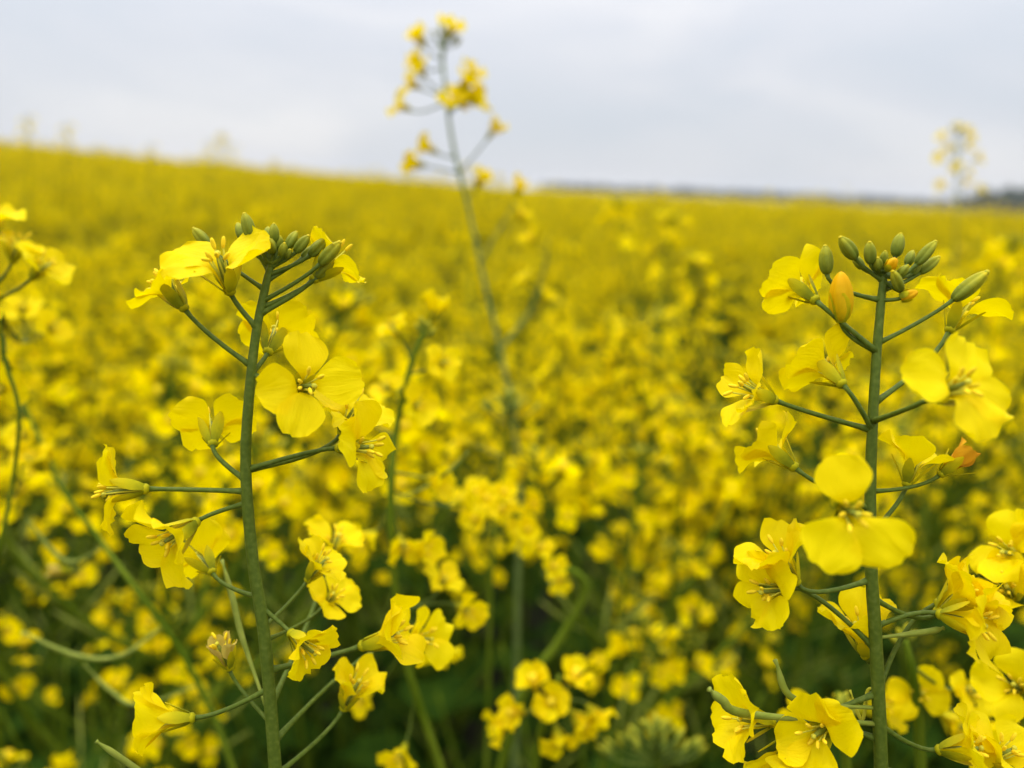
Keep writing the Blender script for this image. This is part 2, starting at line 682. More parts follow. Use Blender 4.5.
def make_field_flowers():
    for k in range(12):
        rg = random.Random(100 + k)
        mb = MB()
        op = [84, 90, 66, 52, 74, 34, 80, 44, 60, 70, 26, 56][k]
        n = 3 if k in (4, 9) else 4
        for q in range(n):
            petal(mb, rg, R((36, 144, 216, 324)[q]) + rg.uniform(-.3, .3), .0140 * rg.uniform(.8, 1.1), .0100 * rg.uniform(.75, 1.1), 12, op + rg.uniform(-22, 22),
                  rg.uniform(-20, 55), rg.uniform(0, .3), M_PETALF, 8, 6, side=rg.uniform(-.25, .25), fold=2.2)
        for q in range(4):
            sepal(mb, rg, q * math.pi / 2 + .78, .0066, .0024, 24, 4, 3)
        tube(mb, [(0, 0, 0.001), (0, 0, .005), (0, 0, .0082)], [.001, .0018, .0022], M_ANTH, 6)
        FL.append(mb)


BUDS = []


def make_bud_clusters():
    for k in range(3):
        rg = random.Random(300 + k)
        mb = MB()
        n = rg.randint(9, 14)
        for i in range(n):
            az = i * 2.4
            t = (i / n) ** 0.6
            th = R(75 * t)
            d = Vector((math.cos(az) * math.sin(th), math.sin(az) * math.sin(th), math.cos(th)))
            p = d * (0.004 + .008 * t) + Vector((0, 0, -.004 * t))
            l = .0035 + .003 * t
            ellipsoid(mb, p + d * l / 2, d + Vector((0, 0, .5)), l, l * .5, M_BUD, 5, 6, 0, .2, rg.uniform(0.2, .7))
            tube(mb, [Vector((0, 0, -.006)), p], [.0004, .0004], M_STEMF, 4, False)
        BUDS.append(mb)


def proto(seed, height):
    """a branched field plant standing at the origin: stem MB, racemes as lists of (kind, index, matrix), leaves, pods"""
    rg = random.Random(seed)
    stem = MB()
    lean = Vector((rg.uniform(-.05, .05), rg.uniform(-.05, .05), 0))
    top = Vector((lean.x, lean.y, height))
    main = catmull([(0, 0, -.02), (lean.x * .1, lean.y * .2, height * .4), (lean.x * .5 + rg.uniform(-.01, .01), lean.y * .5, height * .75), tuple(top)], 6)
    tube(stem, main, [.0055 - .0043 * i / (len(main) - 1) for i in range(len(main))], M_STEMF, 6)
    racemes, pods, leaves = [], [], []

    def raceme(path, length, few=1.0):
        # the last `length` metres of the path carry flowers
        items = []
        pts = [Vector(p) for p in path]
        tip = pts[-1]
        back = (pts[-1] - pts[-3]).normalized()
        nfl = max(6, int(rg.randint(8, 14) * few))
        az = rg.uniform(0, 6)
        x, y = frame(back)
        ped = MB()
        for i in range(nfl):
            t = i / (nfl - 1)
            az += 2.4
            h = .012 + length * t ** 1.15
            # follow the path downwards
            q, acc = pts[-1], 0
            for j in range(len(pts) - 1, 0, -1):
                sl = (pts[j] - pts[j - 1]).length
                if acc + sl >= h:
                    q = pts[j].lerp(pts[j - 1], (h - acc) / sl)
                    break
                acc += sl
            rd = x * math.cos(az) + y * math.sin(az)
            pl = .010 + .012 * t + rg.uniform(-.002, .003)
            d = (rd + back * (.75 - .35 * t)).normalized()
            e = q + d * pl
            tube(ped, [q, q + d * pl * .5 + Vector((0, 0, -.0008)), e], [.0008, .0007, .0008], M_STEMF, 4, False)
            fa = (d + Vector((0, 0, rg.uniform(.0, .8))) + Vector((rg.uniform(-.35, .35), rg.uniform(-.35, .35), rg.uniform(-.3, .3)))).normalized()
            items.append(('flower', rg.randrange(len(FL)), axis_matrix(e, fa, rg.uniform(0, 6)) @ Matrix.Scale(rg.uniform(.72, 1.2), 4)))
        items.append(('bud', rg.randrange(3), axis_matrix(tip, back, rg.uniform(0, 6)) @ Matrix.Scale(rg.uniform(.9, 1.2), 4)))
        racemes.append((items, ped))

    raceme(main, rg.uniform(.06, .10))
    for b in range(rg.randint(7, 9)):
        h0 = height * rg.uniform(.44, .87)
        i0 = min(range(len(main)), key=lambda i: abs(main[i][2] - h0))
        p = Vector(main[i0])
        az = b * 2.4 + rg.uniform(-.4, .4)
        L = rg.uniform(.14, .30) * (1.25 - .5 * h0 / height)
        o = Vector((math.cos(az), math.sin(az), 0))
        sp = rg.uniform(.35, .8)
        br = catmull([tuple(p), tuple(p + o * L * sp * .5 + Vector((0, 0, L * .35))), tuple(p + o * L * sp * .85 + Vector((0, 0, L * .75))), tuple(p + o * L * sp * rg.uniform(.9, 1.1) + Vector((0, 0, L * 1.05)))], 5)
        tube(stem, br, [.0026 - .0015 * i / (len(br) - 1) for i in range(len(br))], M_STEMF, 5)
        if br[-1][2] > height * .80 or rg.random() < .12:
            raceme(br, rg.uniform(.045, .085) * min(1, L / .2), sm(height * .4, height * .95, br[-1][2]))
        # young pods below the flowers
        for k in range(rg.randint(3, 5)):
            pm = MB()
            q = Vector(br[rg.randint(2, 6)])
            a2 = rg.uniform(0, 6.28)
            d = Vector((math.cos(a2), math.sin(a2), rg.uniform(.4, 1.1))).normalized()
            l = rg.uniform(.03, .055)
            tube(pm, [q, q + d * l * .35, q + d * l * .7 + Vector((0, 0, .003)), q + d * l + Vector((0, 0, .007))], [.0005, .0007, .0012, .0004], M_POD, 5)
            pods.append(pm)
    for k in range(9):
        # flowerless side shoot
        h0 = height * rg.uniform(.3, .8)
        i0 = min(range(len(main)), key=lambda i: abs(main[i][2] - h0))
        q = Vector(main[i0])
        a2 = rg.uniform(0, 6.28)
        l = rg.uniform(.10, .22)
        o = Vector((math.cos(a2), math.sin(a2), 0))
        tube(stem, catmull([tuple(q), tuple(q + o * l * .35 + Vector((0, 0, l * .4))), tuple(q + o * l * .5 + Vector((0, 0, l * .95)))], 4), [.0016 - .0009 * i / 8 for i in range(9)], M_STEMF, 4)
    for k in range(11):
        z = height * rg.uniform(.10, .74)
        i0 = min(range(len(main)), key=lambda i: abs(main[i][2] - z))
        lm = MB()
        leaf_mesh(lm, rg, rg.uniform(.10, .20) * (1.2 - .6 * z / height), rg.uniform(.04, .075) * (1.2 - .5 * z / height), 7, 3)
        leaves.append((lm, Matrix.Translation(Vector(main[i0])) @ Matrix.Rotation(k * 2.4, 4, 'Z')))
    return dict(stem=stem, racemes=racemes, pods=pods, leaves=leaves, height=height)


make_field_flowers()
make_bud_clusters()
PROTOS = [proto(500 + k, h) for k, h in enumerate((1.0, .95, 1.04, .9, 1.0, .97, 1.06, .92))]

# shared mesh data
FL_ME = [m.mesh('flower') for m in FL]
BUD_ME = [m.mesh('bud_cluster') for m in BUDS]
for pr in PROTOS:
    pr['stem_me'] = pr['stem'].mesh('stem')
    pr['ped_me'] = [p.mesh('pedicels') for _, p in pr['racemes']]
    pr['pod_me'] = [p.mesh('pod') for p in pr['pods']]
    pr['leaf_me'] = [l.mesh('leaf') for l, _ in pr['leaves']]
    pr['rac_me'] = []
    whole = MB()
    I = Matrix.Identity(4)
    whole.merge(pr['stem'], I)
    for items, ped in pr['racemes']:
        rb = MB()
        rb.merge(ped, I)
        for kind, idx, mt in items:
            rb.merge(FL[idx] if kind == 'flower' else BUDS[idx], mt)
        pr['rac_me'].append(rb.mesh('flower_head'))
        whole.merge(rb, I)
    fol = MB()
    for lm, mt in pr['leaves']:
        fol.merge(lm, mt)
    pr['fol_me'] = fol.mesh('foliage')
    whole.merge(fol, I)
    for p in pr['pods']:
        whole.merge(p, I)
    pr['whole_me'] = whole.mesh('field_plant')


def build_near(pr, label, group):
    """a field plant near enough to show each flower"""
    o = bpy.data.objects.new('rapeseed_plant', None)
    COL.objects.link(o)
    tag(o, label, 'plant', group)
    st = link('stem', pr['stem_me'], o)
    for (items, _), pm in zip(pr['racemes'], pr['ped_me']):
        link('raceme_stalk', pm, o)
        for kind, idx, mt in items:
            link('flower' if kind == 'flower' else 'bud_cluster', FL_ME[idx] if kind == 'flower' else BUD_ME[idx], o, mt)
    for pm in pr['pod_me']:
        link('pod', pm, o)
    for (lm, mt), me in zip(pr['leaves'], pr['leaf_me']):
        link('leaf', me, o, mt)
    return o


def build_mid(pr, label, group):
    o = bpy.data.objects.new('rapeseed_plant', None)
    COL.objects.link(o)
    tag(o, label, 'plant', group)
    link('stem', pr['stem_me'], o)
    link('foliage', pr['fol_me'], o)
    for me in pr['rac_me']:
        link('flower_head', me, o)
    return o


def copy_tree(o, label, group):
    c = o.copy()
    COL.objects.link(c)
    tag(c, label, 'plant', group)
    for ch in o.children:
        k = ch.copy()
        COL.objects.link(k)
        k.parent = c
    return c


# ------------------------------------------------------------------ plants seen close
# --- the sharp stalk on the left
A = Plant('sharp rapeseed stalk on the left with open flowers spiralling under a tuft of green buds',
          [(272, 262, .170), (266, 285, .170), (256, 335, .170), (249, 400, .1705), (246, 470, .172), (253, 560, .174), (265, 640, .176), (276, 775, .180), (283, 880, .184)],
          seed=3, rad=(0.0007, 0.0016))
A.flower((255, 330), (230, 291), (-.08, .76, .64), -.001, size=1.12, opening=80, twist=0, curl=4, sep=30, L=.0142, az=(158, 212, 38, -10))
A.flower((243, 367), (184, 308), (-.55, .80, .12), 0, opening=80, twist=.8, curl=4, L=.0125)
A.flower((265, 317), (314, 279), (.62, .72, -.25), .003, opening=72, twist=.2, L=.012)
A.flower((250, 372), (268, 352), (.1, .68, -.70), .005, opening=76, twist=.05, sep=24)
A.flower((250, 375), (300, 388), (.45, .12, .88), -.001, opening=84, twist=0, curl=8, L=.0152, W=0.0104, az=(112, 30, 214, 282))
A.flower((241, 476), (213, 444), (-.22, .62, -.72), .004, opening=76, twist=.05, L=.0135, W=0.0107)
A.flower((239, 490), (146, 489), (-.93, .04, .30), 0, opening=74, twist=.5, curl=25, sep=12)
A.flower((241, 506), (196, 522), (-.58, -.42, .72), -.002, opening=70, twist=.5, curl=20, L=.0145, W=0.0116, cup=.16)
A.flower((253, 470), (339, 448), (.90, .06, .36), -.001, opening=72, twist=.2, curl=28, sep=18, L=.0138)
A.flower((254, 474), (342, 432), (.45, .72, .35), .010, opening=76, twist=.6, L=.0125)
A.flower((272, 626), (308, 580), (.55, .78, .1), .016, size=.86, opening=58, twist=.3, curl=25, L=.0125)
A.flower((272, 640), (324, 606), (.5, .55, .4), .030, size=.82, opening=72, twist=.9, L=.0125)
A.flower((261, 604), (291, 633), (.70, -.42, .45), -.001, size=.92, opening=56, twist=.5, curl=30, L=.0118, W=0.0098, cup=.16)
A.flower((267, 690), (192, 718), (-.96, .03, .22), 0, opening=40, twist=.3, curl=35, L=.0128, W=0.0104, cup=.18)
A.flower((277, 673), (362, 646), (.92, .34, .15), .012, size=1.15, opening=42, twist=.4, curl=45, sep=10, L=.0128, W=0.0116, cup=.2)
A.flower((287, 770), (344, 708), (.45, .88, .15), .018, size=1.02, opening=38, twist=.2, curl=45, L=.0125, W=0.0104, cup=.2)
A.flower((268, 720), (229, 668), (-.15, .9, .3), .004, size=.85, opening=16, twist=.2, curl=10, L=.010, W=0.0056, wilt=2)
A.flower((252, 595), (212, 572), (-.55, .45, -.5), .010, size=.9, opening=60, twist=.2)
for at, c, ax, l, wd, dz, sh in [
        ((270, 290), (201, 237), (-.62, .75, .2), 5.2, 2.7, .002, .55), ((271, 272), (248, 226), (-.22, .95, .2), 5.8, 3.0, .001, .30),
        ((272, 266), (240, 231), (-.35, .9, -.2), 4.2, 2.4, .004, .40), ((272, 266), (274, 233), (.05, .95, .2), 4.2, 2.5, .0, .25), ((272, 264), (268, 234), (-.1, .9, -.3), 3.6, 2.2, .003, .30),
        ((272, 264), (271, 246), (-.05, .7, .7), 4.0, 2.6, -.002, .42), ((273, 266), (292, 240), (.45, .85, -.1), 4.4, 2.5, .001, .35),
        ((273, 268), (302, 244), (.66, .72, .2), 5.0, 2.7, -.001, .25), ((272, 274), (318, 247), (.72, .66, .1), 5.6, 2.9, .001, .45),
        ((267, 303), (330, 253), (.72, .68, .25), 7.0, 3.3, -.001, .62), ((266, 306), (325, 268), (.68, .70, .1), 6.0, 2.8, .002, .70),
        ((272, 266), (283, 250), (.3, .8, .4), 3.4, 2.1, -.002, .30), ((272, 264), (279, 243), (.2, .9, .1), 3.2, 2.0, .001, .2), ((272, 264), (263, 243), (-.2, .9, .2), 3.4, 2.1, .002, .3), ((272, 266), (288, 254), (.5, .6, .5), 2.8, 1.8, -.001, .25), ((270, 280), (310, 252), (.7, .6, -.1), 4.6, 2.5, .003, .4), ((272, 266), (260, 247), (-.3, .8, .3), 3.0, 1.9, -.001, .30)]:
    A.bud(at, c, ax, l, wd, dz, sh=sh)
A.pod((276, 720), [(243, 640, .19), (233, 600, .195), (222, 560, .20)], .0008, 'pod')
A.pod((283, 860), [(180, 800, .19), (135, 768, .185), (112, 752, .183), (96, 741, .182)], .0007)
A.flower((270, 700), (330, 560), (.3, .9, .2), .05, size=1.0, opening=60)
A.flower((277, 740), (405, 640), (.8, .2, .4), .04, size=1.0, opening=60, curl=30)
A.leaf(.66, 2.0)
A.leaf(.58, 4.2)
A.leaf(.6, 0.4)

# --- the sharp stalk on the right
B = Plant('sharp rapeseed stalk on the right with an orange bud and a flower covering its stem',
          [(884, 272, .168), (881, 300, .168), (876, 360, .168), (872, 430, .168), (870, 500, .169), (871, 570, .170), (876, 650, .172), (881, 770, .175), (884, 880, .178)],
          seed=8, rad=(0.0007, 0.0016))
B.flower((875, 353), (815, 300), (-.36, .60, -.68), .001, opening=74, twist=.1, L=.0125, W=0.0104, sep=26)
B.flower((863, 432), (842, 384), (-.36, .62, -.66), -.001, opening=74, twist=.1, L=.0135, W=0.0107, sep=22)
B.flower((865, 433), (774, 400), (-.90, .34, .22), 0, opening=74, twist=.95, curl=-12, L=.0132, W=0.0088, cup=.16, sep=30)
B.flower((869, 505), (794, 467), (-.60, .60, -.50), .002, opening=66, twist=.5, L=.013, W=0.0110, sep=24)
B.flower((877, 418), (932, 398), (.25, .35, .85), -.022, size=1.0, opening=84, twist=0, curl=10, L=.0148, W=0.0104, az=(70, 182, 350, 296))
B.flower((877, 400), (950, 330), (.45, .80, -.1), .008, size=1.0, opening=72, twist=.2, curl=10)
B.flower((872, 540), (842, 508), (-.14, .02, .97), -.026, size=.95, opening=86, twist=0, curl=4, L=.0156, W=0.0113, cup=.03, az=(-128, -54, 98))
B.flower((880, 530), (907, 484), (.30, .86, -.05), .002, size=.92, opening=54, twist=.2, L=.013, W=0.0091)
B.flower((880, 491), (941, 474), (.62, .62, .2), .001, size=.8, opening=14, twist=.3, curl=6, L=.0105, W=0.0056, wilt=True, stam=False)
B.flower((865, 583), (796, 582), (-.52, .80, .1), 0, opening=46, twist=.3, curl=40, L=.0138, W=0.0107, cup=.16)
B.flower((870, 650), (790, 588), (-.88, .05, .42), .001, opening=66, twist=.6, curl=30, L=.0135, W=0.0112, cup=.14)
B.flower((874, 648), (866, 656), (-.25, .95, .1), .007, opening=34, twist=.3, curl=26, L=.0145, W=0.0107, cup=.18)
B.flower((881, 595), (938, 612), (.62, .70, .22), .002, opening=50, twist=.4, curl=42, L=.0140, W=0.0116, cup=.18)
B.flower((882, 630), (940, 614), (.68, -.05, .72), -.002, opening=62, twist=.2, curl=34, L=.0148, W=0.0119, cup=.16)
B.flower((888, 698), (938, 604), (.85, .42, .3), .004, opening=54, twist=.8, curl=35, L=.0138, W=0.0116)
B.flower((871, 700), (772, 722), (-.92, .18, .25), 0, opening=46, twist=.25, curl=38, L=.0142, W=0.0110, cup=.16)
B.flower((871, 730), (828, 726), (-.62, .10, .72), -.001, opening=58, twist=.5, curl=30, L=.0140, W=0.0116, cup=.16)
B.flower((868, 745), (790, 735), (-.45, -.70, .5), .001, opening=50, twist=.1, curl=24, L=.0135, W=0.0107)
B.flower((888, 731), (939, 750), (.75, .30, .5), .001, opening=62, twist=.4, curl=28, L=.0138, W=0.0112)
B.flower((882, 770), (985, 765), (.35, .72, .55), .004, opening=60, twist=.2, curl=28, L=.0138, W=0.0112)
for at, c, ax, l, wd, dz, sh, ye in [
        ((881, 300), (826, 260), (-.10, .98, .1), 6.4, 3.2, .001, .42, False), ((884, 280), (848, 248), (-.62, .72, .2), 6.2, 3.2, -.001, .35, False),
        ((884, 274), (870, 253), (-.18, .92, .3), 5.0, 3.0, -.002, .30, False), ((885, 274), (898, 245), (.18, .95, .1), 5.2, 3.1, .001, .30, False),
        ((884, 288), (926, 253), (.58, .78, .2), 6.4, 2.9, -.001, .45, False), ((883, 292), (929, 265), (.72, .62, .1), 5.6, 2.8, .002, .50, False),
        ((884, 280), (897, 281), (-.55, .72, .4), 5.6, 2.7, -.003, .50, False), ((884, 272), (892, 264), (.2, .6, .7), 3.2, 2.6, -.003, .9, True),
        ((883, 300), (909, 295), (.75, .35, .5), 3.6, 2.5, -.003, .9, True), ((875, 353), (841, 297), (-.08, .97, .2), 11.0, 5.4, -.002, .6, True),
        ((883, 343), (970, 286), (.68, .66, .3), 9.0, 3.6, -.001, .72, False), ((885, 272), (884, 258), (.0, .9, .4), 3.2, 2.0, -.001, .3, False),
        ((885, 274), (910, 258), (.4, .85, -.1), 3.8, 2.2, .003, .3, False), ((885, 276), (903, 271), (.5, .7, .4), 3.2, 2.0, -.003, .3, False), ((884, 272), (878, 264), (-.3, .8, .5), 3.2, 2.1, -.002, .25, False), ((885, 276), (916, 268), (.6, .7, .0), 3.6, 2.1, .002, .4, False), ((883, 276), (858, 262), (-.5, .8, -.2), 3.8, 2.3, .003, .4, False)]:
    B.bud(at, c, ax, l, wd, dz, yellow=ye, sh=sh)
B.pod((871, 715), [(796, 700, .172), (775, 660, .172)], .0008)
B.pod((871, 728), [(748, 714, .168), (722, 700, .166), (709, 689, .165)], .0010)
B.pod((875, 700), [(868, 690, .176), (862, 720, .176), (850, 690, .178)], .0004, 'curled_stamen', M_FIL)  # a loose curled stamen, drawn as a thin filament
B.pod((888, 640), [(925, 632, .171), (944, 628, .171)], .0007)
B.leaf(.64, 1.1)
B.leaf(.58, 3.4)
B.leaf(.62, 5.4)

# --- tall stalk against the sky
T = Plant('tall blurred rapeseed stalk rising above the horizon into the grey sky',
          [(441, 40, .50), (446, 95, .50), (454, 150, .505), (470, 215, .51), (486, 290, .52), (500, 350, .53), (512, 410, .54), (520, 480, .56)],
          seed=21, rad=(.0008, .0018), fine=False, pale=True)
for at, b, ax, op in [((444, 70), (425, 62), (-.7, .6, .3), 50), ((446, 92), (420, 82), (-.8, .3, .4), 60), ((447, 105), (410, 104), (-.8, .3, .3), 50), ((446, 95), (425, 72), (-.6, .6, .5), 60),
                      ((448, 110), (462, 84), (.5, .7, .4), 60), ((449, 112), (460, 98), (.6, .2, .7), 70), ((446, 90), (466, 74), (.6, .7, .1), 55), ((450, 118), (452, 100), (.2, .4, .8), 70),
                      ((443, 60), (448, 32), (.3, .9, .1), 45), ((443, 62), (424, 40), (-.5, .8, .2), 40), ((460, 175), (488, 132), (.6, .75, .2), 24), ((466, 195), (476, 182), (.5, .8, .3), 28),
                      ((459, 170), (425, 160), (-.9, .1, .4), 26), ((456, 158), (437, 147), (-.7, .3, .4), 22), ((450, 105), (468, 96), (.8, .3, .3), 50)]:
    T.flower(at, (b[0], b[1] + 6), ax, T.rg.uniform(-.01, .01), opening=op + 2, curl=26, twist=T.rg.uniform(0, 1.5), size=1.08, stam=False, L=.0135)
for c, ax in [((441, 28), (-.1, 1, .1)), ((449, 30), (.2, .9, .1)), ((434, 34), (-.5, .8, .1)), ((455, 38), (.6, .8, 0)), ((444, 36), (0, .9, .3)), ((418, 30), (-.3, .9, .1)), ((458, 42), (.6, .6, .2))]:
    T.bud((441, 48), c, ax, 6, 3, 0, sh=.4)
T.branch((478, 262), [(500, 228, .53), (514, 205, .54)], (.0009, .0006))
T.branch((497, 350), [(530, 310, .56), (545, 265, .57), (548, 240, .57)])
T.flower((512, 205, .54), (516, 196), (.3, .9, 0), 0, opening=24, stam=False)
for i, (x, y, d) in enumerate([(505, 235, .54), (540, 300, .56), (530, 318, .57), (548, 258, .57)]):
    T.flower((x, y, d), (x + (-1) ** i * 12, y - 14), ((-1) ** i * .6, .7, .3), 0, opening=60, stam=False, twist=i)
for z, az in ((.65, 1), (.6, 3), (.7, 5), (.6, 2)):
    T.leaf(z, az)

# --- small tall stalk near the right horizon
U = Plant('small blurred rapeseed stalk standing above the horizon beside the dark wood',
          [(958, 128, 1.02), (957, 165, 1.02), (956, 205, 1.03), (955, 250, 1.05), (954, 330, 1.08)], seed=23, rad=(.0008, .0012), fine=False, pale=True)
for i, (b, ax) in enumerate([((945, 140), (-.7, .5, .3)), ((968, 142), (.7, .5, .4)), ((942, 160), (-.8, .3, .4)), ((964, 150), (.5, .4, .7)), ((974, 160), (.8, .3, .2)), ((965, 174), (.6, .2, .6)),
                             ((944, 188), (-.8, .4, .3)), ((976, 192), (.8, .5, .2)), ((957, 132), (0, .8, .5))]):
    U.flower((957, b[1] + 12), b, ax, U.rg.uniform(-.015, .015), opening=64, size=.95, stam=False, twist=i * .7)
for c, ax in [((952, 128), (-.4, .9, 0)), ((958, 124), (0, 1, 0)), ((964, 127), (.4, .9, 0)), ((960, 130), (.1, .8, .3))]:
    U.bud((958, 136), c, ax, 7, 3.5, 0, sh=.4)
for i in range(4):
    y = 136 + i * 17
    a = i * 2.4
    U.flower((957, y + 8), (957 + (8 + .6 * i) * math.cos(a), y), (math.cos(a) * .7, .6, math.sin(a) * .6), math.sin(a) * .02, opening=60, size=.95, stam=False, twist=a)
for i in range(9):
    x, y = 955 + U.rg.uniform(-30, 30), 235 + i * 9
    U.flower((955, y + 8), (x, y), ((x - 955) / 30, .6, .4), U.rg.uniform(-.03, .03), opening=66, stam=False, twist=i)
U.leaf(.58, 1)
U.leaf(.62, 4)

# --- pale stalks poking above the rising crop on the left
for k, (px, top, d) in enumerate([(27, 118, 2.3), (66, 126, 2.5), (150, 146, 2.8), (209, 142, 3.0), (231, 146, 3.2), (95, 150, 2.6)]):
    q = Plant(['pale thin rapeseed stalk above the crop at the far left edge of the sky', 'second pale rapeseed stalk above the crop, beside the one at the left edge',
               'short bushy blurred rapeseed stalk above the crop over the left sharp flowers', 'left one of two faint rapeseed stalks close together above the crop',
               'right one of two faint rapeseed stalks close together above the crop', 'low rapeseed tip just breaking the crop line left of the bushy one'][k],
              [(px, top, d), (px + 1, top + 22, d), (px + 2, top + 55, d + .02), (px + 2, top + 110, d + .05)], seed=40 + k, rad=(.0008, .0014), fine=False)
    for i in range(11):
        a = i * 2.4
        y = top + 5 + i * 3.6
        q.flower((px + 1, y + 2), (px + 5.5 * math.cos(a), y - 3), (math.cos(a) * .7, .6, math.sin(a) * .6), math.sin(a) * .02, size=1.1, opening=64, stam=False, twist=a)
    for i in range(4):
        q.bud((px, top + 2), (px + (i - 1.5) * 2, top - 1), ((i - 1.5) * .3, .9, 0), 6, 3.2, 0)

# --- leaning stalk with pods, lower left
V = Plant('leaning bare stalk with curved seed pods at the lower left edge',
          [(20, 395, 0.344), (40, 440, 0.338), (62, 488, 0.331), (100, 540, 0.328), (135, 588, 0.325), (180, 650, 0.328), (215, 720, 0.331), (240, 790, 0.338)], seed=31, rad=(.0007, .0014), fine=False)
V.pod((100, 545), [(72, 562, 0.325), (50, 548, 0.323), (28, 520, 0.319)], .0009)
V.pod((150, 640), [(120, 656, 0.312), (75, 655, 0.312), (22, 632, 0.312)], .0009)
V.pod((180, 690), [(140, 705, 0.312), (110, 690, 0.312), (84, 664, 0.312)], .0008)
V.flower((98, 545), (72, 571), (-.95, .1, .3), 0, size=.8, opening=10, wilt=2, L=.011, W=0.0047)
V.flower((45, 455), (40, 470), (-.2, .75, .5), -.004, opening=60, L=.0125)
V.flower((40, 448), (34, 440), (-.1, .3, .8), 0, opening=40, L=.012)
V.flower((20, 400), (3, 495), (-.3, .6, .5), 0, opening=60)
V.flower((62, 488), (58, 470), (-.5, .5, .6), .01, opening=60)
V.leaf(.6, 2)
V.leaf(.66, 4)

# --- left edge stalk with bright flowers
W_ = Plant('rapeseed stalk with bright flowers cut by the left edge above the curved pods',
           [(-12, 250, .255), (-4, 300, .255), (5, 360, .255), (18, 405, .258), (16, 460, .265), (2, 540, .27), (-18, 640, .28), (-40, 790, .29)], seed=33, rad=(.0005, .0008), fine=False)
W_.flower((-8, 290), (12, 262), (.35, .90, .1), 0, opening=78, L=.013)
W_.flower((-6, 300), (32, 278), (.72, .62, .2), -.003, opening=74, L=.013, twist=.7)
W_.flower((-4, 310), (24, 318), (.3, .55, .6), .10, opening=70, L=.0125)
W_.flower((-4, 315), (46, 332), (.75, .3, .5), .10, opening=70, L=.0125)
W_.flower((2, 350), (-2, 330), (-.3, .5, .7), .0, opening=78)
W_.flower((5, 360), (8, 385), (.1, -.2, .9), .02, opening=70)
W_.flower((-8, 280), (-6, 238), (.1, .9, .3), 0, opening=70)
W_.leaf(.58, 1)

# --- stalk right of the left one
X = Plant('slim rapeseed stalk with a ragged flower head close behind the left sharp stalk',
          [(425, 330, 0.300), (412, 362, 0.298), (398, 420, 0.295), (391, 490, 0.293), (393, 560, 0.295), (402, 640, 0.300), (418, 700, 0.305), (445, 780, 0.316)], seed=35, rad=(.0009, .0018), fine=False)
X.flower((412, 362), (402, 340), (-.45, .75, .4), 0, size=.86, opening=60, L=.012)
X.flower((410, 375), (438, 366), (.45, .25, .82), -.005, size=.86, opening=78, curl=25, L=.0125, twist=.4)
X.flower((402, 405), (392, 396), (-.25, .6, .7), .0, size=.86, opening=76, L=.0125, twist=.8)
X.flower((398, 420), (410, 408), (.55, .2, .7), -.002, size=.86, opening=60, twist=.1)
X.flower((394, 470), (425, 478), (.75, -.1, .5), 0, size=.86, opening=44, curl=30, twist=.4)
X.flower((395, 440), (370, 424), (-.65, .4, .5), .01, size=.86, opening=60)
X.flower((391, 500), (375, 532), (-.5, -.3, .7), 0, size=.86, opening=50, curl=30)
X.flower((392, 510), (400, 536), (.3, -.5, .7), .0, size=.86, opening=44, curl=30)
X.flower((392, 545), (412, 550), (.8, .1, .4), 0, size=.86, opening=36, curl=30)
X.flower((391, 490), (455, 505), (.9, .25, .3), .02, size=.86, opening=50)
X.flower((420, 345), (430, 322), (.3, .9, .2), .01, size=.86, opening=24)
X.flower((398, 610), (440, 590), (.25, .75, .5), .0, size=.86, opening=62, curl=30, twist=.5, L=.0135)
X.flower((398, 615), (458, 606), (.65, -.15, .7), -.006, size=.86, opening=58, curl=30, L=.0135, twist=.2)
X.flower((400, 625), (436, 640), (.3, -.5, .7), .01, size=.86, opening=56, curl=30)
X.flower((404, 650), (372, 690), (-.5, -.2, .7), .01, size=.86, opening=52, curl=25)
X.flower((415, 695), (405, 745), (-.2, -.4, .8), .0, size=.86, opening=56)
for c in ((422, 322), (428, 326), (418, 328), (432, 332)):
    X.bud((425, 336), c, ((c[0] - 425) / 10, .9, .2), 4.5, 2.4, 0)
X.pod((391, 500), [(420, 490, 0.290), (450, 470, 0.287), (468, 452, 0.285)], .0006)
X.leaf(.6, 1)
X.leaf(.62, 3)

# --- drooping raceme in the centre
Y = Plant('drooping rapeseed branch of small flowers left of centre, its arched stalk descending to the right',
          [(466, 506, .36), (490, 498, .36), (512, 512, .36), (532, 532, .36), (550, 560, .365), (585, 585, .37), (560, 640, .375), (525, 690, .38), (495, 790, .40)], seed=37, rad=(.0010, .0026), fine=False)
for i, (x, y) in enumerate([(468, 492), (480, 486), (492, 494), (503, 506), (515, 514), (526, 522), (538, 540), (548, 556), (556, 570), (478, 508), (500, 486)]):
    Y.flower((x, y + 16), (x, y + 9), (Y.rg.uniform(-.5, .5), Y.rg.uniform(.0, .7), .7), Y.rg.uniform(-.02, .01), size=.74, opening=Y.rg.uniform(35, 70), curl=25, stam=False, twist=i)
Y.leaf(.65, 1)

Z = Plant('low rapeseed stalk with a nodding group of blurred flowers at the bottom centre',
          [(560, 675, .32), (552, 700, .32), (540, 735, .325), (530, 800, .335)], seed=38, rad=(.0010, .0020), fine=False)
for i, (x, y, ax) in enumerate([(536, 690, (-.2, .8, .4)), (525, 712, (-.8, .2, .5)), (570, 684, (.3, .8, .4)), (572, 712, (.6, -.5, .5)), (556, 726, (.1, -.6, .7)), (512, 722, (-.8, -.2, .4)), (588, 706, (.6, -.6, .3)), (550, 700, (0, .3, .9))]):
    Z.flower((553, 705), (x, y), ax, 0, opening=50, curl=25, stam=False, twist=i, L=.012)
Z.leaf(.6, 2)

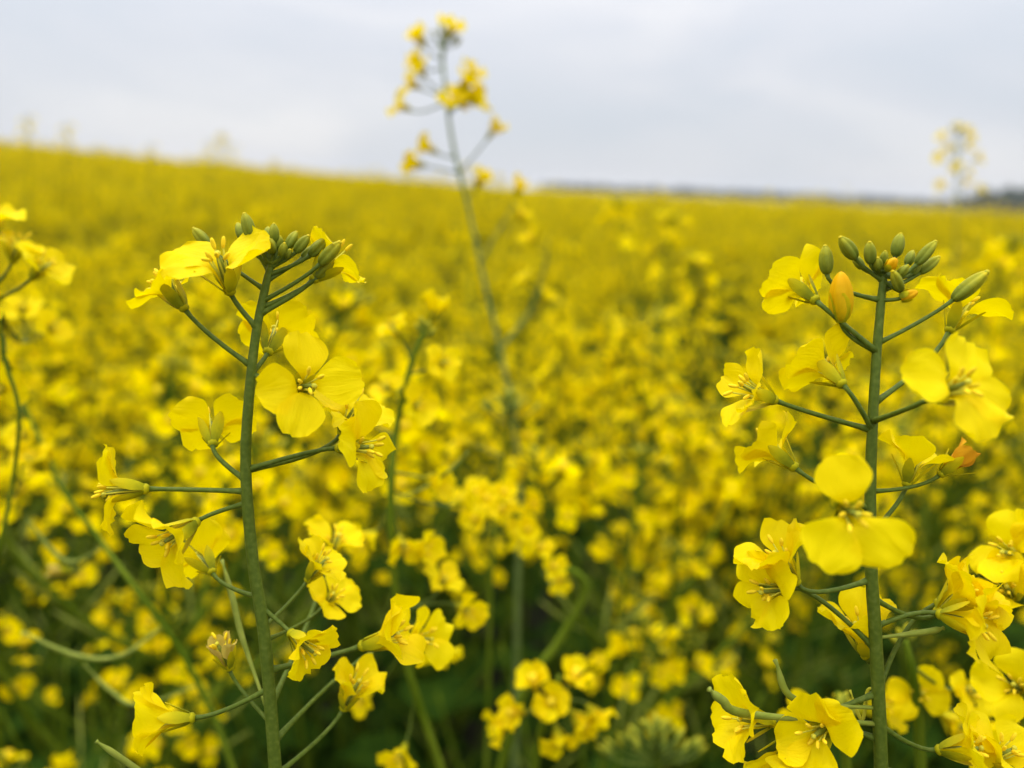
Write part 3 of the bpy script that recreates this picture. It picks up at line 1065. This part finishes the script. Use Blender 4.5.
# --- right edge
Q = Plant('bright rapeseed flower head cut by the right edge beside the sharp right stalk',
          [(1046, 500, .20), (1040, 560, .20), (1034, 640, .205), (1030, 720, .21), (1026, 820, .215)], seed=39, rad=(.0011, .0021), fine=False)
Q.flower((1040, 560), (1012, 598), (-.55, .5, .6), 0, opening=56, curl=34, L=.0138, W=0.0113)
Q.flower((1040, 570), (1022, 560), (-.75, .45, .4), 0, opening=62, curl=25)
Q.flower((1030, 720), (1005, 752), (-.5, .2, .8), 0, opening=60, curl=25)
Q.flower((1030, 700), (1020, 690), (-.6, .4, .6), 0, opening=60, curl=25)
Q.leaf(.58, 2)

S = Plant('rapeseed stalk with blurred pale flowers and small green buds behind the right sharp stalk',
          [(905, 640, .25), (912, 670, .25), (918, 720, .255), (922, 800, .26)], seed=41, rad=(.0010, .0020), fine=False)
S.flower((910, 665), (955, 690), (.4, .3, .8), 0, opening=80, L=.0135, W=0.0110)
S.flower((910, 665), (912, 690), (-.2, .2, .9), .01, opening=70)
S.flower((914, 690), (940, 712), (.5, -.4, .7), .01, opening=60)
S.flower((912, 680), (968, 720), (.6, -.3, .7), .01, opening=60)
for c in ((900, 634), (906, 630), (912, 636), (895, 640)):
    S.bud((905, 645), c, ((c[0] - 905) / 10, .9, .2), 4.5, 2.4, 0)
S.leaf(.58, 2)

O = Plant('low cluster of small green buds on a thin stalk left of the right sharp stem',
          [(838, 692, .25), (842, 720, .25), (846, 760, .255), (850, 820, .26)], seed=43, rad=(.0010, .0020), fine=False)
for i in range(12):
    a = i * 2.4
    rr = 3 + i * 1.6
    O.bud((840, 716 + i), (840 + rr * math.cos(a), 698 + i * 1.8), (math.cos(a) * .7, .9, math.sin(a) * .4), 5.0, 2.4, math.sin(a) * .004, sh=.35)
O.flower((842, 722), (818, 726), (-.7, .3, .5), 0, opening=60)
O.flower((843, 735), (862, 712), (.7, .4, .5), .01, opening=60)
O.leaf(.58, 2)

K = Plant('soft green bud tuft over one drooping yellow petal pair in front of the tall stalk',
          [(508, 392, .42), (510, 415, .42), (505, 450, .425), (496, 520, .43), (490, 600, .44), (488, 720, .46)], seed=47, rad=(.0007, .0014), fine=False)
for i in range(16):
    a = i * 2.4
    rr = 4 + i * 1.9
    K.bud((509, 410 + i), (508 + rr * math.cos(a), 392 + i * 1.2), (math.cos(a) * .8, .8, math.sin(a) * .4), 5.5, 2.5, math.sin(a) * .008, sh=.3)
K.flower((507, 436), (516, 432), (.85, -.2, .4), 0, opening=60, curl=20, stam=False)
K.flower((503, 460), (470, 445), (-.8, .2, .4), .01, opening=50, curl=20, stam=False)
K.leaf(.6, 1)

G = Plant('tuft of pale green unopened buds low at the bottom edge right of centre',
          [(655, 722, .36), (656, 745, .36), (660, 790, .365), (668, 850, .37)], seed=49, rad=(.0008, .0013), fine=False)
for i in range(34):
    a = i * 2.4
    rr = 4 + i * 1.7
    G.bud((656, 748 + i * .6), (655 + rr * math.cos(a), 722 + i * .9 + 4 * math.sin(a)), (math.cos(a) * .8, .8, math.sin(a) * .4), 6.5, 2.6, math.sin(a) * .012, sh=.45)
G.leaf(.5, 1)


# ------------------------------------------------------------------ the field
HAND = [o for o in COL.objects if o.name.startswith('rapeseed_plant')]
rf = random.Random(77)
cands = []


def uneven(x, y):
    q = math.sin(x * 2.1 + 1.3 * math.sin(y * .9)) * math.sin(y * 1.7 + .8 * math.sin(x * 1.1 + 2)) + .6 * math.sin(x * .61 + y * .43 + 1) * math.sin(y * .37 - x * .2)
    return 1 + .12 * q




def scatter(y0, y1, dens):
    k0, c = 0.82, 1.3
    n = int(dens * (k0 * (y1 * y1 - y0 * y0) + 2 * c * (y1 - y0)))
    for _ in range(n):
        y = math.sqrt(rf.uniform(max(0, y0) ** 2, y1 ** 2)) if y0 > 2 else rf.uniform(y0, y1)
        hw = k0 * max(0, y) + c
        if y0 <= 2 and rf.random() > hw / (k0 * y1 + c):
            continue
        x = rf.uniform(-hw, hw)
        if x * x + y * y < 0.42 ** 2:
            continue
        if y > 0 and abs(x) < .74 * y + .12 and (y < .60 or (y < 1.0 and rf.random() < .2)):
            continue
        if y < 10 and uneven(x, y) < .96 and rf.random() < .45:
            continue
        cands.append((x, y))


scatter(-.5, 2.2, 56)
scatter(2.2, 10, 34)
inview, rest = [], []
for (x, y) in cands:
    z = ground_h(x, y)
    q = project(Vector((x, y, z + .9)))
    q2 = project(Vector((x, y, z + .6)))
    vis = False
    for a in (q, q2):
        if a and -40 < a[0] < 1064 and a[1] < 800:
            vis = True
    sc = rf.gauss(1, .05) * uneven(x, y)
    rot = (rf.gauss(0, .06), rf.gauss(0, .06), rf.uniform(0, 6.28))
    if y > 0 and x * x + y * y < 16:      # near the path no plant overtops the viewer
        sc = min(sc, (CAM.z - .03 - .045 * math.hypot(x, y) + z * 1.02 - z) / 1.1)
    (inview if vis and y > .3 else rest).append((x * x + y * y, x, y, z, sc, rot, rf.randrange(len(PROTOS))))
inview.sort()
# a few plants just behind the sharp stalks, by where their tops stand
tops = []
for k, (px, py, d) in enumerate([(95, 350, .52), (640, 312, .80), (705, 350, .95), (575, 300, 1.2), (750, 405, .72), (470, 345, .78), (335, 335, .92), (965, 340, .82), (185, 300, 1.15), (28, 440, .48), (618, 430, .62), (112, 470, .62)]):
    p = P(px, py, d)
    pi = (k * 3 + 1) % len(PROTOS)
    z = ground_h(p.x, p.y)
    tops.append((p.x ** 2 + p.y ** 2, p.x, p.y, z, (p.z - z) / (PROTOS[pi]['height'] + .01), (rf.gauss(0, .02), rf.gauss(0, .02), k * 1.7), pi))
NIND = 300 - len(HAND) - len(tops)
ind, rest = tops + inview[:NIND], rest + inview[NIND:]
near_p, mid_p = {}, {}
for k, (d2, x, y, z, sc, rot, pi) in enumerate(ind):
    d = math.sqrt(d2)
    px = project(Vector((x, y, z + .9)))
    px = px[0] if px else 500
    where = 'left' if px < 300 else ('mid' if px < 800 else 'right')
    if d < 1.15:
        label = {'left': 'blurred branching rapeseed plant just behind the sharp left flower stalk',
                 'mid': 'blurred branching rapeseed plant in the gap between the two sharp stalks',
                 'right': 'blurred branching rapeseed plant just behind the sharp right flower stalk'}[where]
        grp = {'left': 'blurred plants behind the left stalk', 'mid': 'blurred plants between the two stalks', 'right': 'blurred plants behind the right stalk'}[where]
        o = copy_tree(near_p[pi], label, grp) if pi in near_p else build_near(PROTOS[pi], label, grp)
        near_p.setdefault(pi, o)
    else:
        label = {'left': 'soft yellow rapeseed plant standing in the crop on the rising left side',
                 'mid': 'soft yellow rapeseed plant standing in the crop in the middle distance',
                 'right': 'soft yellow rapeseed plant standing in the crop towards the dark wood'}[where]
        grp = {'left': 'crop plants on the rising left side', 'mid': 'crop plants in the middle distance', 'right': 'crop plants towards the dark wood'}[where]
        o = copy_tree(mid_p[pi], label, grp) if pi in mid_p else build_mid(PROTOS[pi], label, grp)
        mid_p.setdefault(pi, o)
    o.location = (x, y, z)
    o.rotation_euler = rot
    o.scale = (sc, sc, sc)

# everything farther off: one object of instanced plants over a low leafy sheet
for (y0, y1, dens) in ((10, 22, 26), (22, 55, 12)):
    k0, c = .82, 1.3
    n = int(dens * (k0 * (y1 * y1 - y0 * y0) + 2 * c * (y1 - y0)))
    for _ in range(n):
        y = math.sqrt(rf.uniform(y0 * y0, y1 * y1))
        x = rf.uniform(-1, 1) * (k0 * y + c)
        rest.append((0, x, y, ground_h(x, y), rf.gauss(1, .06) * uneven(x, y), (rf.gauss(0, .07), rf.gauss(0, .07), rf.uniform(0, 6.28)), rf.randrange(len(PROTOS))))

pts_v = [(r[1], r[2], r[3]) for r in rest]
pts_rot = [r[5] for r in rest]
pts_s = [r[4] for r in rest]
pts_i = [r[6] for r in rest]
npts = len(pts_v)
# far canopy sheet
ys = [14]
while ys[-1] < 520:
    ys.append(ys[-1] * 1.035)
NX = 120
sv, sf = [], []
rs = np.random.RandomState(5)
for j, y in enumerate(ys):
    for i in range(NX + 1):
        x = (i / NX * 2 - 1) * (.9 * y + 2)
        sv.append((x, y, ground_h(x, y) + (.62 if y < 30 else .62 + .30 * sm(30, 55, y)) + rs.uniform(-.07, .07)))
for j in range(len(ys) - 1):
    for i in range(NX):
        a = npts + j * (NX + 1) + i
        sf.append((a, a + 1, a + NX + 2, a + NX + 1))
fm = bpy.data.meshes.new('distant_rapeseed')
fm.from_pydata(pts_v + sv, [], sf)
nall = len(pts_v) + len(sv)
a = fm.attributes.new('inst', 'FLOAT', 'POINT')
a.data.foreach_set('value', [1.0] * npts + [0.0] * len(sv))
a = fm.attributes.new('rot', 'FLOAT_VECTOR', 'POINT')
a.data.foreach_set('vector', [c for r in pts_rot for c in r] + [0.0] * (3 * len(sv)))
a = fm.attributes.new('scl', 'FLOAT', 'POINT')
a.data.foreach_set('value', pts_s + [1.0] * len(sv))
a = fm.attributes.new('idx', 'INT', 'POINT')
a.data.foreach_set('value', pts_i + [0] * len(sv))
fm.polygons.foreach_set('use_smooth', [True] * len(sf))

m, nt = new_mat('crop_canopy')
out = N(nt, 'ShaderNodeOutputMaterial')
tc = N(nt, 'ShaderNodeTexCoord')
nz = N(nt, 'ShaderNodeTexNoise')
nz.inputs['Scale'].default_value = 9
nz.inputs['Detail'].default_value = 6
nz.inputs['Roughness'].default_value = .7
nt.links.new(tc.outputs['Object'], nz.inputs['Vector'])
nz2 = N(nt, 'ShaderNodeTexNoise')
nz2.inputs['Scale'].default_value = .35
nt.links.new(tc.outputs['Object'], nz2.inputs['Vector'])
colr = ramp(nt, math_node(nt, 'ADD', nz.outputs[0], math_node(nt, 'MULTIPLY', math_node(nt, 'SUBTRACT', nz2.outputs[0], .5), .4)),
            [(.33, (.10, .11, .006)), (.46, (.42, .35, .001)), (.62, (.70, .56, .001))])
bs = N(nt, 'ShaderNodeBsdfPrincipled')
bs.inputs['Roughness'].default_value = .8
bs.inputs['Specular IOR Level'].default_value = .1
nt.links.new(colr, bs.inputs['Base Color'])
nt.links.new(bs.outputs[0], out.inputs[0])
fm.materials.append(m)
field = link('distant_rapeseed', fm)
tag(field, 'yellow mass of flowering rapeseed reaching to the horizon', 'crop', None, 'stuff')

src = []
for k, pr in enumerate(PROTOS):
    o = bpy.data.objects.new('field_plant', pr['whole_me'])
    src.append(o)          # never linked to the scene, only drawn through the field
ng = bpy.data.node_groups.new('field_instances', 'GeometryNodeTree')
ng.interface.new_socket('Geometry', in_out='INPUT', socket_type='NodeSocketGeometry')
ng.interface.new_socket('Geometry', in_out='OUTPUT', socket_type='NodeSocketGeometry')
gi = ng.nodes.new('NodeGroupInput')
go = ng.nodes.new('NodeGroupOutput')
sepn = ng.nodes.new('GeometryNodeSeparateGeometry')
sepn.domain = 'POINT'


def named(nm, ty):
    n = ng.nodes.new('GeometryNodeInputNamedAttribute')
    n.data_type = ty
    n.inputs['Name'].default_value = nm
    return n.outputs[0]


cmp_ = ng.nodes.new('FunctionNodeCompare')
cmp_.data_type = 'FLOAT'
cmp_.operation = 'GREATER_THAN'
ng.links.new(named('inst', 'FLOAT'), cmp_.inputs[0])
cmp_.inputs[1].default_value = .5
ng.links.new(gi.outputs[0], sepn.inputs['Geometry'])
ng.links.new(cmp_.outputs[0], sepn.inputs['Selection'])
jn = ng.nodes.new('GeometryNodeJoinGeometry')
for o in reversed(src):
    oi = ng.nodes.new('GeometryNodeObjectInfo')
    oi.inputs['Object'].default_value = o
    oi.inputs['As Instance'].default_value = True
    ng.links.new(oi.outputs['Geometry'], jn.inputs[0])
m2p = ng.nodes.new('GeometryNodeMeshToPoints')
ng.links.new(sepn.outputs['Selection'], m2p.inputs[0])
iop = ng.nodes.new('GeometryNodeInstanceOnPoints')
iop.inputs['Pick Instance'].default_value = True
ng.links.new(m2p.outputs[0], iop.inputs['Points'])
ng.links.new(jn.outputs[0], iop.inputs['Instance'])
ng.links.new(named('idx', 'INT'), iop.inputs['Instance Index'])
e2r = ng.nodes.new('FunctionNodeEulerToRotation')
ng.links.new(named('rot', 'FLOAT_VECTOR'), e2r.inputs[0])
ng.links.new(e2r.outputs[0], iop.inputs['Rotation'])
ng.links.new(named('scl', 'FLOAT'), iop.inputs['Scale'])
j2 = ng.nodes.new('GeometryNodeJoinGeometry')
ng.links.new(iop.outputs[0], j2.inputs[0])
ng.links.new(sepn.outputs['Inverted'], j2.inputs[0])
ng.links.new(j2.outputs[0], go.inputs[0])
md = field.modifiers.new('instances', 'NODES')
md.node_group = ng

# ------------------------------------------------------------------ ground
gv, gf = [], []
gx = [-900, -300, -120] + [i * 2.5 for i in range(-24, 25)] + [120, 300, 900]
gy = [-60, -10, -2, 0, 1, 2, 3] + [3 + 1.5 * i for i in range(1, 40)] + [70, 85, 100, 130, 160, 250, 400, 700, 1400, 2600]
for y in gy:
    for x in gx:
        gv.append((x, y, ground_h(x, y)))
for j in range(len(gy) - 1):
    for i in range(len(gx) - 1):
        a = j * len(gx) + i
        gf.append((a, a + 1, a + len(gx) + 1, a + len(gx)))
gm = bpy.data.meshes.new('ground')
gm.from_pydata(gv, [], gf)
gm.materials.append(plant_material('soil', [(.35, (.016, .024, .009)), (.55, (.030, .026, .015)), (.7, (.022, .042, .014))], .95, .1, 14, bump=.6))
tag(link('ground', gm), 'dark soil under the rapeseed crop', 'ground', None, 'structure')


# ------------------------------------------------------------------ far woods
def wood(name, label, x0, x1, y0, depth, h0, h1, seed, step=3.0):
    rg = random.Random(seed)
    mb = MB()
    x = x0
    mt = M_WOOD
    while x < x1:
        t = (x - x0) / (x1 - x0)
        for r in range(3):
            hh = (h0 + (h1 - h0) * t) * rg.uniform(.72, 1.1)
            w = hh * rg.uniform(.55, .9)
            g = ground_h(x, y0)
            c = Vector((x + rg.uniform(-2, 2), y0 + r * depth / 3 + rg.uniform(-2, 2), g + hh * .55))
            tube(mb, [(c.x, c.y, g - .5), (c.x, c.y, g + hh * .5)], [.35, .2], mt, 5)
            # crown of many leaf clumps
            for _ in range(26):
                d = Vector((rg.gauss(0, 1), rg.gauss(0, 1), rg.gauss(0, 1))).normalized() * rg.uniform(.35, 1)
                p = c + Vector((d.x * w * .5, d.y * w * .5, d.z * hh * .45))
                s = hh * rg.uniform(.10, .2)
                vs = []
                for q in ((1, 0, 0), (-1, 0, 0), (0, 1, 0), (0, -1, 0), (0, 0, 1), (0, 0, -1)):
                    vs.append(p + Vector(q) * s * rg.uniform(.6, 1.2))
                mb.add(vs, [(0, 2, 4), (2, 1, 4), (1, 3, 4), (3, 0, 4), (2, 0, 5), (1, 2, 5), (3, 1, 5), (0, 3, 5)], mt)
        x += step
    me = mb.mesh(name)
    return tag(link(name, me), label, 'wood', None, 'stuff')


M_WOOD = plant_material('wood_foliage', [(.3, (.018, .028, .016)), (.7, (.040, .055, .028))], .9, .1, .4, bump=0)
wood('far_wood', 'thin blue-grey line of woodland along the horizon', 20, 640, 620, 40, 7.0, 10.5, 3, 4.5)
wood('dark_wood', 'dark grove of trees at the far right edge of the field', 203, 330, 340, 30, 11, 22, 4, 2.2)

# ------------------------------------------------------------------ air
HAZE = 0.0003
m, nt = new_mat('haze')
out = N(nt, 'ShaderNodeOutputMaterial')
pv = N(nt, 'ShaderNodeVolumePrincipled')
pv.inputs['Color'].default_value = (.86, .90, .96, 1)
pv.inputs['Density'].default_value = HAZE
nt.links.new(pv.outputs[0], out.inputs['Volume'])
hv = [(x, y, z) for z in (-5.5, 17) for y in (-75, 2700) for x in (-1000, 1000)]
hm = bpy.data.meshes.new('haze')
hm.from_pydata(hv, [], [(0, 2, 3, 1), (4, 5, 7, 6), (0, 1, 5, 4), (2, 6, 7, 3), (0, 4, 6, 2), (1, 3, 7, 5)])
hm.materials.append(m)
tag(link('haze', hm), 'thin pale haze over the far end of the field', 'haze', None, 'stuff')

# ------------------------------------------------------------------ sky and light
SUN_EL, SUN_AZ = R(66), R(295)      # high on the left, veiled by cloud
w = bpy.data.worlds.new('World')
scene.world = w
w.use_nodes = True
nt = w.node_tree
nt.nodes.clear()
L = nt.links.new
out = N(nt, 'ShaderNodeOutputWorld')
sky = N(nt, 'ShaderNodeTexSky')
sky.sky_type = 'NISHITA'
sky.sun_disc = False
sky.sun_elevation = SUN_EL
sky.sun_rotation = SUN_AZ
b1 = N(nt, 'ShaderNodeBackground')
b1.inputs['Strength'].default_value = .10
L(sky.outputs[0], b1.inputs[0])
tc = N(nt, 'ShaderNodeTexCoord')
sep = N(nt, 'ShaderNodeSeparateXYZ')
L(tc.outputs['Generated'], sep.inputs[0])
mp = N(nt, 'ShaderNodeMapping')
mp.inputs['Scale'].default_value = (1, 1, 3.2)
L(tc.outputs['Generated'], mp.inputs[0])
nz = N(nt, 'ShaderNodeTexNoise')
nz.inputs['Scale'].default_value = 2.6
nz.inputs['Detail'].default_value = 6
nz.inputs['Roughness'].default_value = .5
nz.inputs['Distortion'].default_value = .4
L(mp.outputs[0], nz.inputs['Vector'])
cl = ramp(nt, nz.outputs[0], [(.30, (.70, .745, .815)), (.50, (.78, .80, .855)), (.70, (.93, .92, .935))])
b2 = N(nt, 'ShaderNodeBackground')
L(cl, b2.inputs[0])
# overcast sky: brighter towards the zenith
z = math_node(nt, 'MAXIMUM', sep.outputs[2], 0.0)
st = math_node(nt, 'ADD', math_node(nt, 'MULTIPLY', math_node(nt, 'MULTIPLY', z, z), 3.8), .96)
L(st, b2.inputs['Strength'])
mx = N(nt, 'ShaderNodeMixShader')
mx.inputs[0].default_value = .88
L(b1.outputs[0], mx.inputs[1])
L(b2.outputs[0], mx.inputs[2])
L(mx.outputs[0], out.inputs[0])

sd = bpy.data.lights.new('sun', 'SUN')
sd.energy = 1.5
sd.angle = R(14)
sd.color = (1.0, .95, .87)
so = bpy.data.objects.new('sun', sd)
COL.objects.link(so)
# direction towards the sun: azimuth measured clockwise from +Y
sdir = Vector((math.sin(SUN_AZ) * math.cos(SUN_EL), math.cos(SUN_AZ) * math.cos(SUN_EL), math.sin(SUN_EL)))
so.rotation_euler = sdir.to_track_quat('Z', 'Y').to_euler()

scene.view_settings.view_transform = 'Standard'
scene.view_settings.look = 'None'
scene.view_settings.exposure = 0
scene.view_settings.gamma = 1
scene.cycles.use_denoising = True
scene.cycles.max_bounces = 8
scene.cycles.transmission_bounces = 4
scene.cycles.diffuse_bounces = 4
